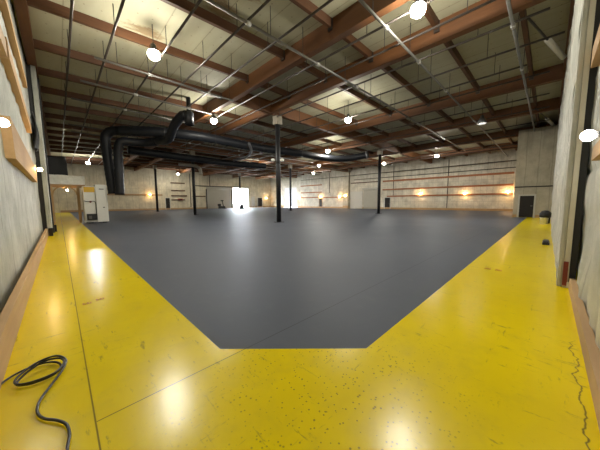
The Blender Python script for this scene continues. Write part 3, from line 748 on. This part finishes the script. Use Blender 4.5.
# ------------------------------------------------------------------ machines by the open doorway
def scrubber(x, y, lb):
    t = thing('floor_scrubber', lb, 'floor machine', (x, y, 0), 'dark floor machines by the doorway')
    MB().box(x - .55, x + .55, y - .4, y + .4, .14, .52, .08).build('body', M['black'], t)
    MB().box(x - .75, x - .30, y - .3, y + .3, .50, 1.0, .1).build('tank', M['steel'], t)
    MB().bar((x + .35, y, .5), (x + .12, y, 1.55), .12, .12).build('steering_column', M['black'], t)
    MB().box(x - .1, x + .28, y - .28, y + .28, 1.50, 1.72, .06).build('control_head', M['black'], t)
    MB().box(x + .25, x + .8, y - .45, y + .45, .04, .22, .05).build('brush_deck', M['black'], t)
    for sx in (-.4, .35):
        for sy in (-.36, .36):
            MB().tube([(x + sx, y + sy - .05, .15), (x + sx, y + sy + .05, .15)], .15, 14).build('wheel', M['black'], t, True)
scrubber(23.4, 46.2, 'dark ride-on floor machine parked left of the bright doorway')
t = thing('floor_polisher', 'dark squat floor machine silhouetted in the bright doorway', 'floor machine', (26.2, 43.3, 0), 'dark floor machines by the doorway')
x, y = 26.2, 43.3
MB().lathe([(.001, .02), (.46, .02), (.50, .2), (.44, .34), (.25, .44), (.001, .48)], x, y, 20).build('brush_cover', M['steel'], t, True)
MB().box(x - .32, x + .34, y - .3, y + .3, .42, .86, .09).build('motor', M['steel'], t, True)
MB().bar((x + .1, y, .40), (x + .42, y + .1, 1.15), .07, .07).build('handle', M['black'], t)
MB().box(x + .2, x + .62, y - .15, y + .35, 1.08, 1.20, .04).build('handle_grip', M['black'], t)
for s in (-1, 1): MB().tube([(x + .4, y + s * .18 - .03, .10), (x + .4, y + s * .18 + .03, .10)], .10, 12).build('wheel', M['black'], t, True)

# ------------------------------------------------------------------ small things by the right wall
t = thing('waste_bucket', 'white plastic bucket with a black bag, on the yellow floor by the corner door', 'bucket', (18.9, .12, 0))
MB().lathe([(.001, 0.0), (.15, 0.0), (.17, .34), (.18, .34), (.18, .36), (.155, .36), (.14, .03), (.001, .03)], 18.9, .12, 22).build('pail', M['white'], t, True)
bm = bmesh.new(); bmesh.ops.create_uvsphere(bm, u_segments=22, v_segments=14, radius=1)
for v in bm.verts:
    p = v.co.copy(); s = 1 + .22 * noise.noise(p * 2.6) + .1 * noise.noise(p * 6)
    v.co = Vector((p.x * .22 * s, p.y * .24 * s, max(p.z * .24 * s, -.16)))
mb = MB(); mb.bm.free(); mb.bm = bm
bmesh.ops.translate(bm, vec=(18.9, .08, .50), verts=bm.verts[:])
mb.build('bin_bag', M['black'], t, True)
t = thing('floor_box', 'low black box on the yellow floor against the right wall', 'box', (10.4, -.02, 0))
MB().box(10.1, 10.75, -.09, .06, 0, .07, .01).build('box_body', M['black'], t)
MB().box(10.15, 10.7, -.07, .04, .07, .10, .01).build('lid', M['steel'], t)
t = thing('black_crate', 'small dark crate behind the white bucket by the right wall', 'crate', (19.7, -.03, 0))
MB().box(19.5, 19.9, -.12, .06, 0, .34, .015).build('crate_body', M['black'], t)

# ------------------------------------------------------------------ cable on the floor
cp = [(-.43, 2.40, .016), (-.41, 2.66, .016), (-.33, 2.79, .016), (-.20, 2.83, .016), (-.11, 2.77, .016), (-.08, 2.66, .016), (-.13, 2.57, .016), (-.24, 2.56, .016), (-.31, 2.62, .018), (-.27, 2.72, .03),
      (-.18, 2.79, .045), (-.09, 2.76, .046), (-.06, 2.66, .045), (-.11, 2.54, .045), (-.22, 2.52, .046), (-.30, 2.56, .045), (-.31, 2.66, .046), (-.22, 2.77, .06), (-.11, 2.79, .062), (-.05, 2.70, .045), (-.07, 2.58, .03),
      (-.13, 2.44, .016), (-.18, 2.30, .016), (-.19, 2.18, .016), (-.16, 2.08, .016), (-.10, 2.00, .016), (-.06, 1.92, .016), (-.05, 1.82, .016), (-.06, 1.73, .016), (-.07, 1.6, .016), (-.06, 1.45, .016)]
tag(MB().tube(smoothpath(cp, 6), .0078, 10).build('power_cable', M['cable'], None, True), 'black power cable lying coiled on the yellow floor, lower left', 'cable')

# worn painted marks on the floor (illegible)
def mark(x, y, lb, w=.10):
    mb = MB()
    for k, (a, b, c, d) in enumerate(((0, 0, .022, .10), (.05, 0, .072, .10), (.0, .045, .07, .06), (.0, 0, .1, .018), (.085, .03, .105, .09))):
        mb.box(x + a * w * 10, x + c * w * 10, y + b * w * 9, y + d * w * 9, .0005, .0025)
    tag(mb.build('floor_mark', M['rust'], None), lb, 'marking', 'worn rust-brown floor marks')
mark(.13, 4.16, 'left one of two worn rust-brown marks on the left yellow strip', .085)
mark(.27, 4.22, 'right one of two worn rust-brown marks on the left yellow strip', .085)
mark(5.78, .70, 'left one of two worn marks on the right yellow strip', .11)
mark(5.78, .54, 'right one of two worn marks on the right yellow strip', .11)

# ------------------------------------------------------------------ world, camera, view
w = bpy.data.worlds.new('world'); S.world = w; w.use_nodes = True
bg = w.node_tree.nodes['Background']; bg.inputs[0].default_value = (.86, .93, 1.0, 1); bg.inputs[1].default_value = 40

f = 244.087; pt = math.radians(5.476); yaw = .77746; roll = -.00693
fw = Vector((math.sin(yaw), math.cos(yaw), 0)); r = Vector((math.cos(yaw), -math.sin(yaw), 0)); up = Vector((0, 0, 1))
F = fw * math.cos(pt) - up * math.sin(pt); U = fw * math.sin(pt) + up * math.cos(pt)
R = r * math.cos(roll) + U * math.sin(roll); U = -r * math.sin(roll) + U * math.cos(roll)
cam = bpy.data.cameras.new('camera'); cam.sensor_width = 36; cam.lens = f / 600 * 36; cam.clip_end = 500; cam.clip_start = .05
co = bpy.data.objects.new('camera', cam); COL.objects.link(co)
mw = Matrix((R, U, -F)).transposed().to_4x4(); mw.translation = Vector((0, 0, 1.32)); co.matrix_world = mw
S.camera = co
vs = S.view_settings; vs.view_transform = 'Standard'; vs.look = 'None'; vs.gamma = 1; vs.use_curve_mapping = False
vs.exposure = 1.3
S.cycles.max_bounces = 8; S.cycles.diffuse_bounces = 5; S.cycles.sample_clamp_indirect = 6
S.cycles.use_denoising = True
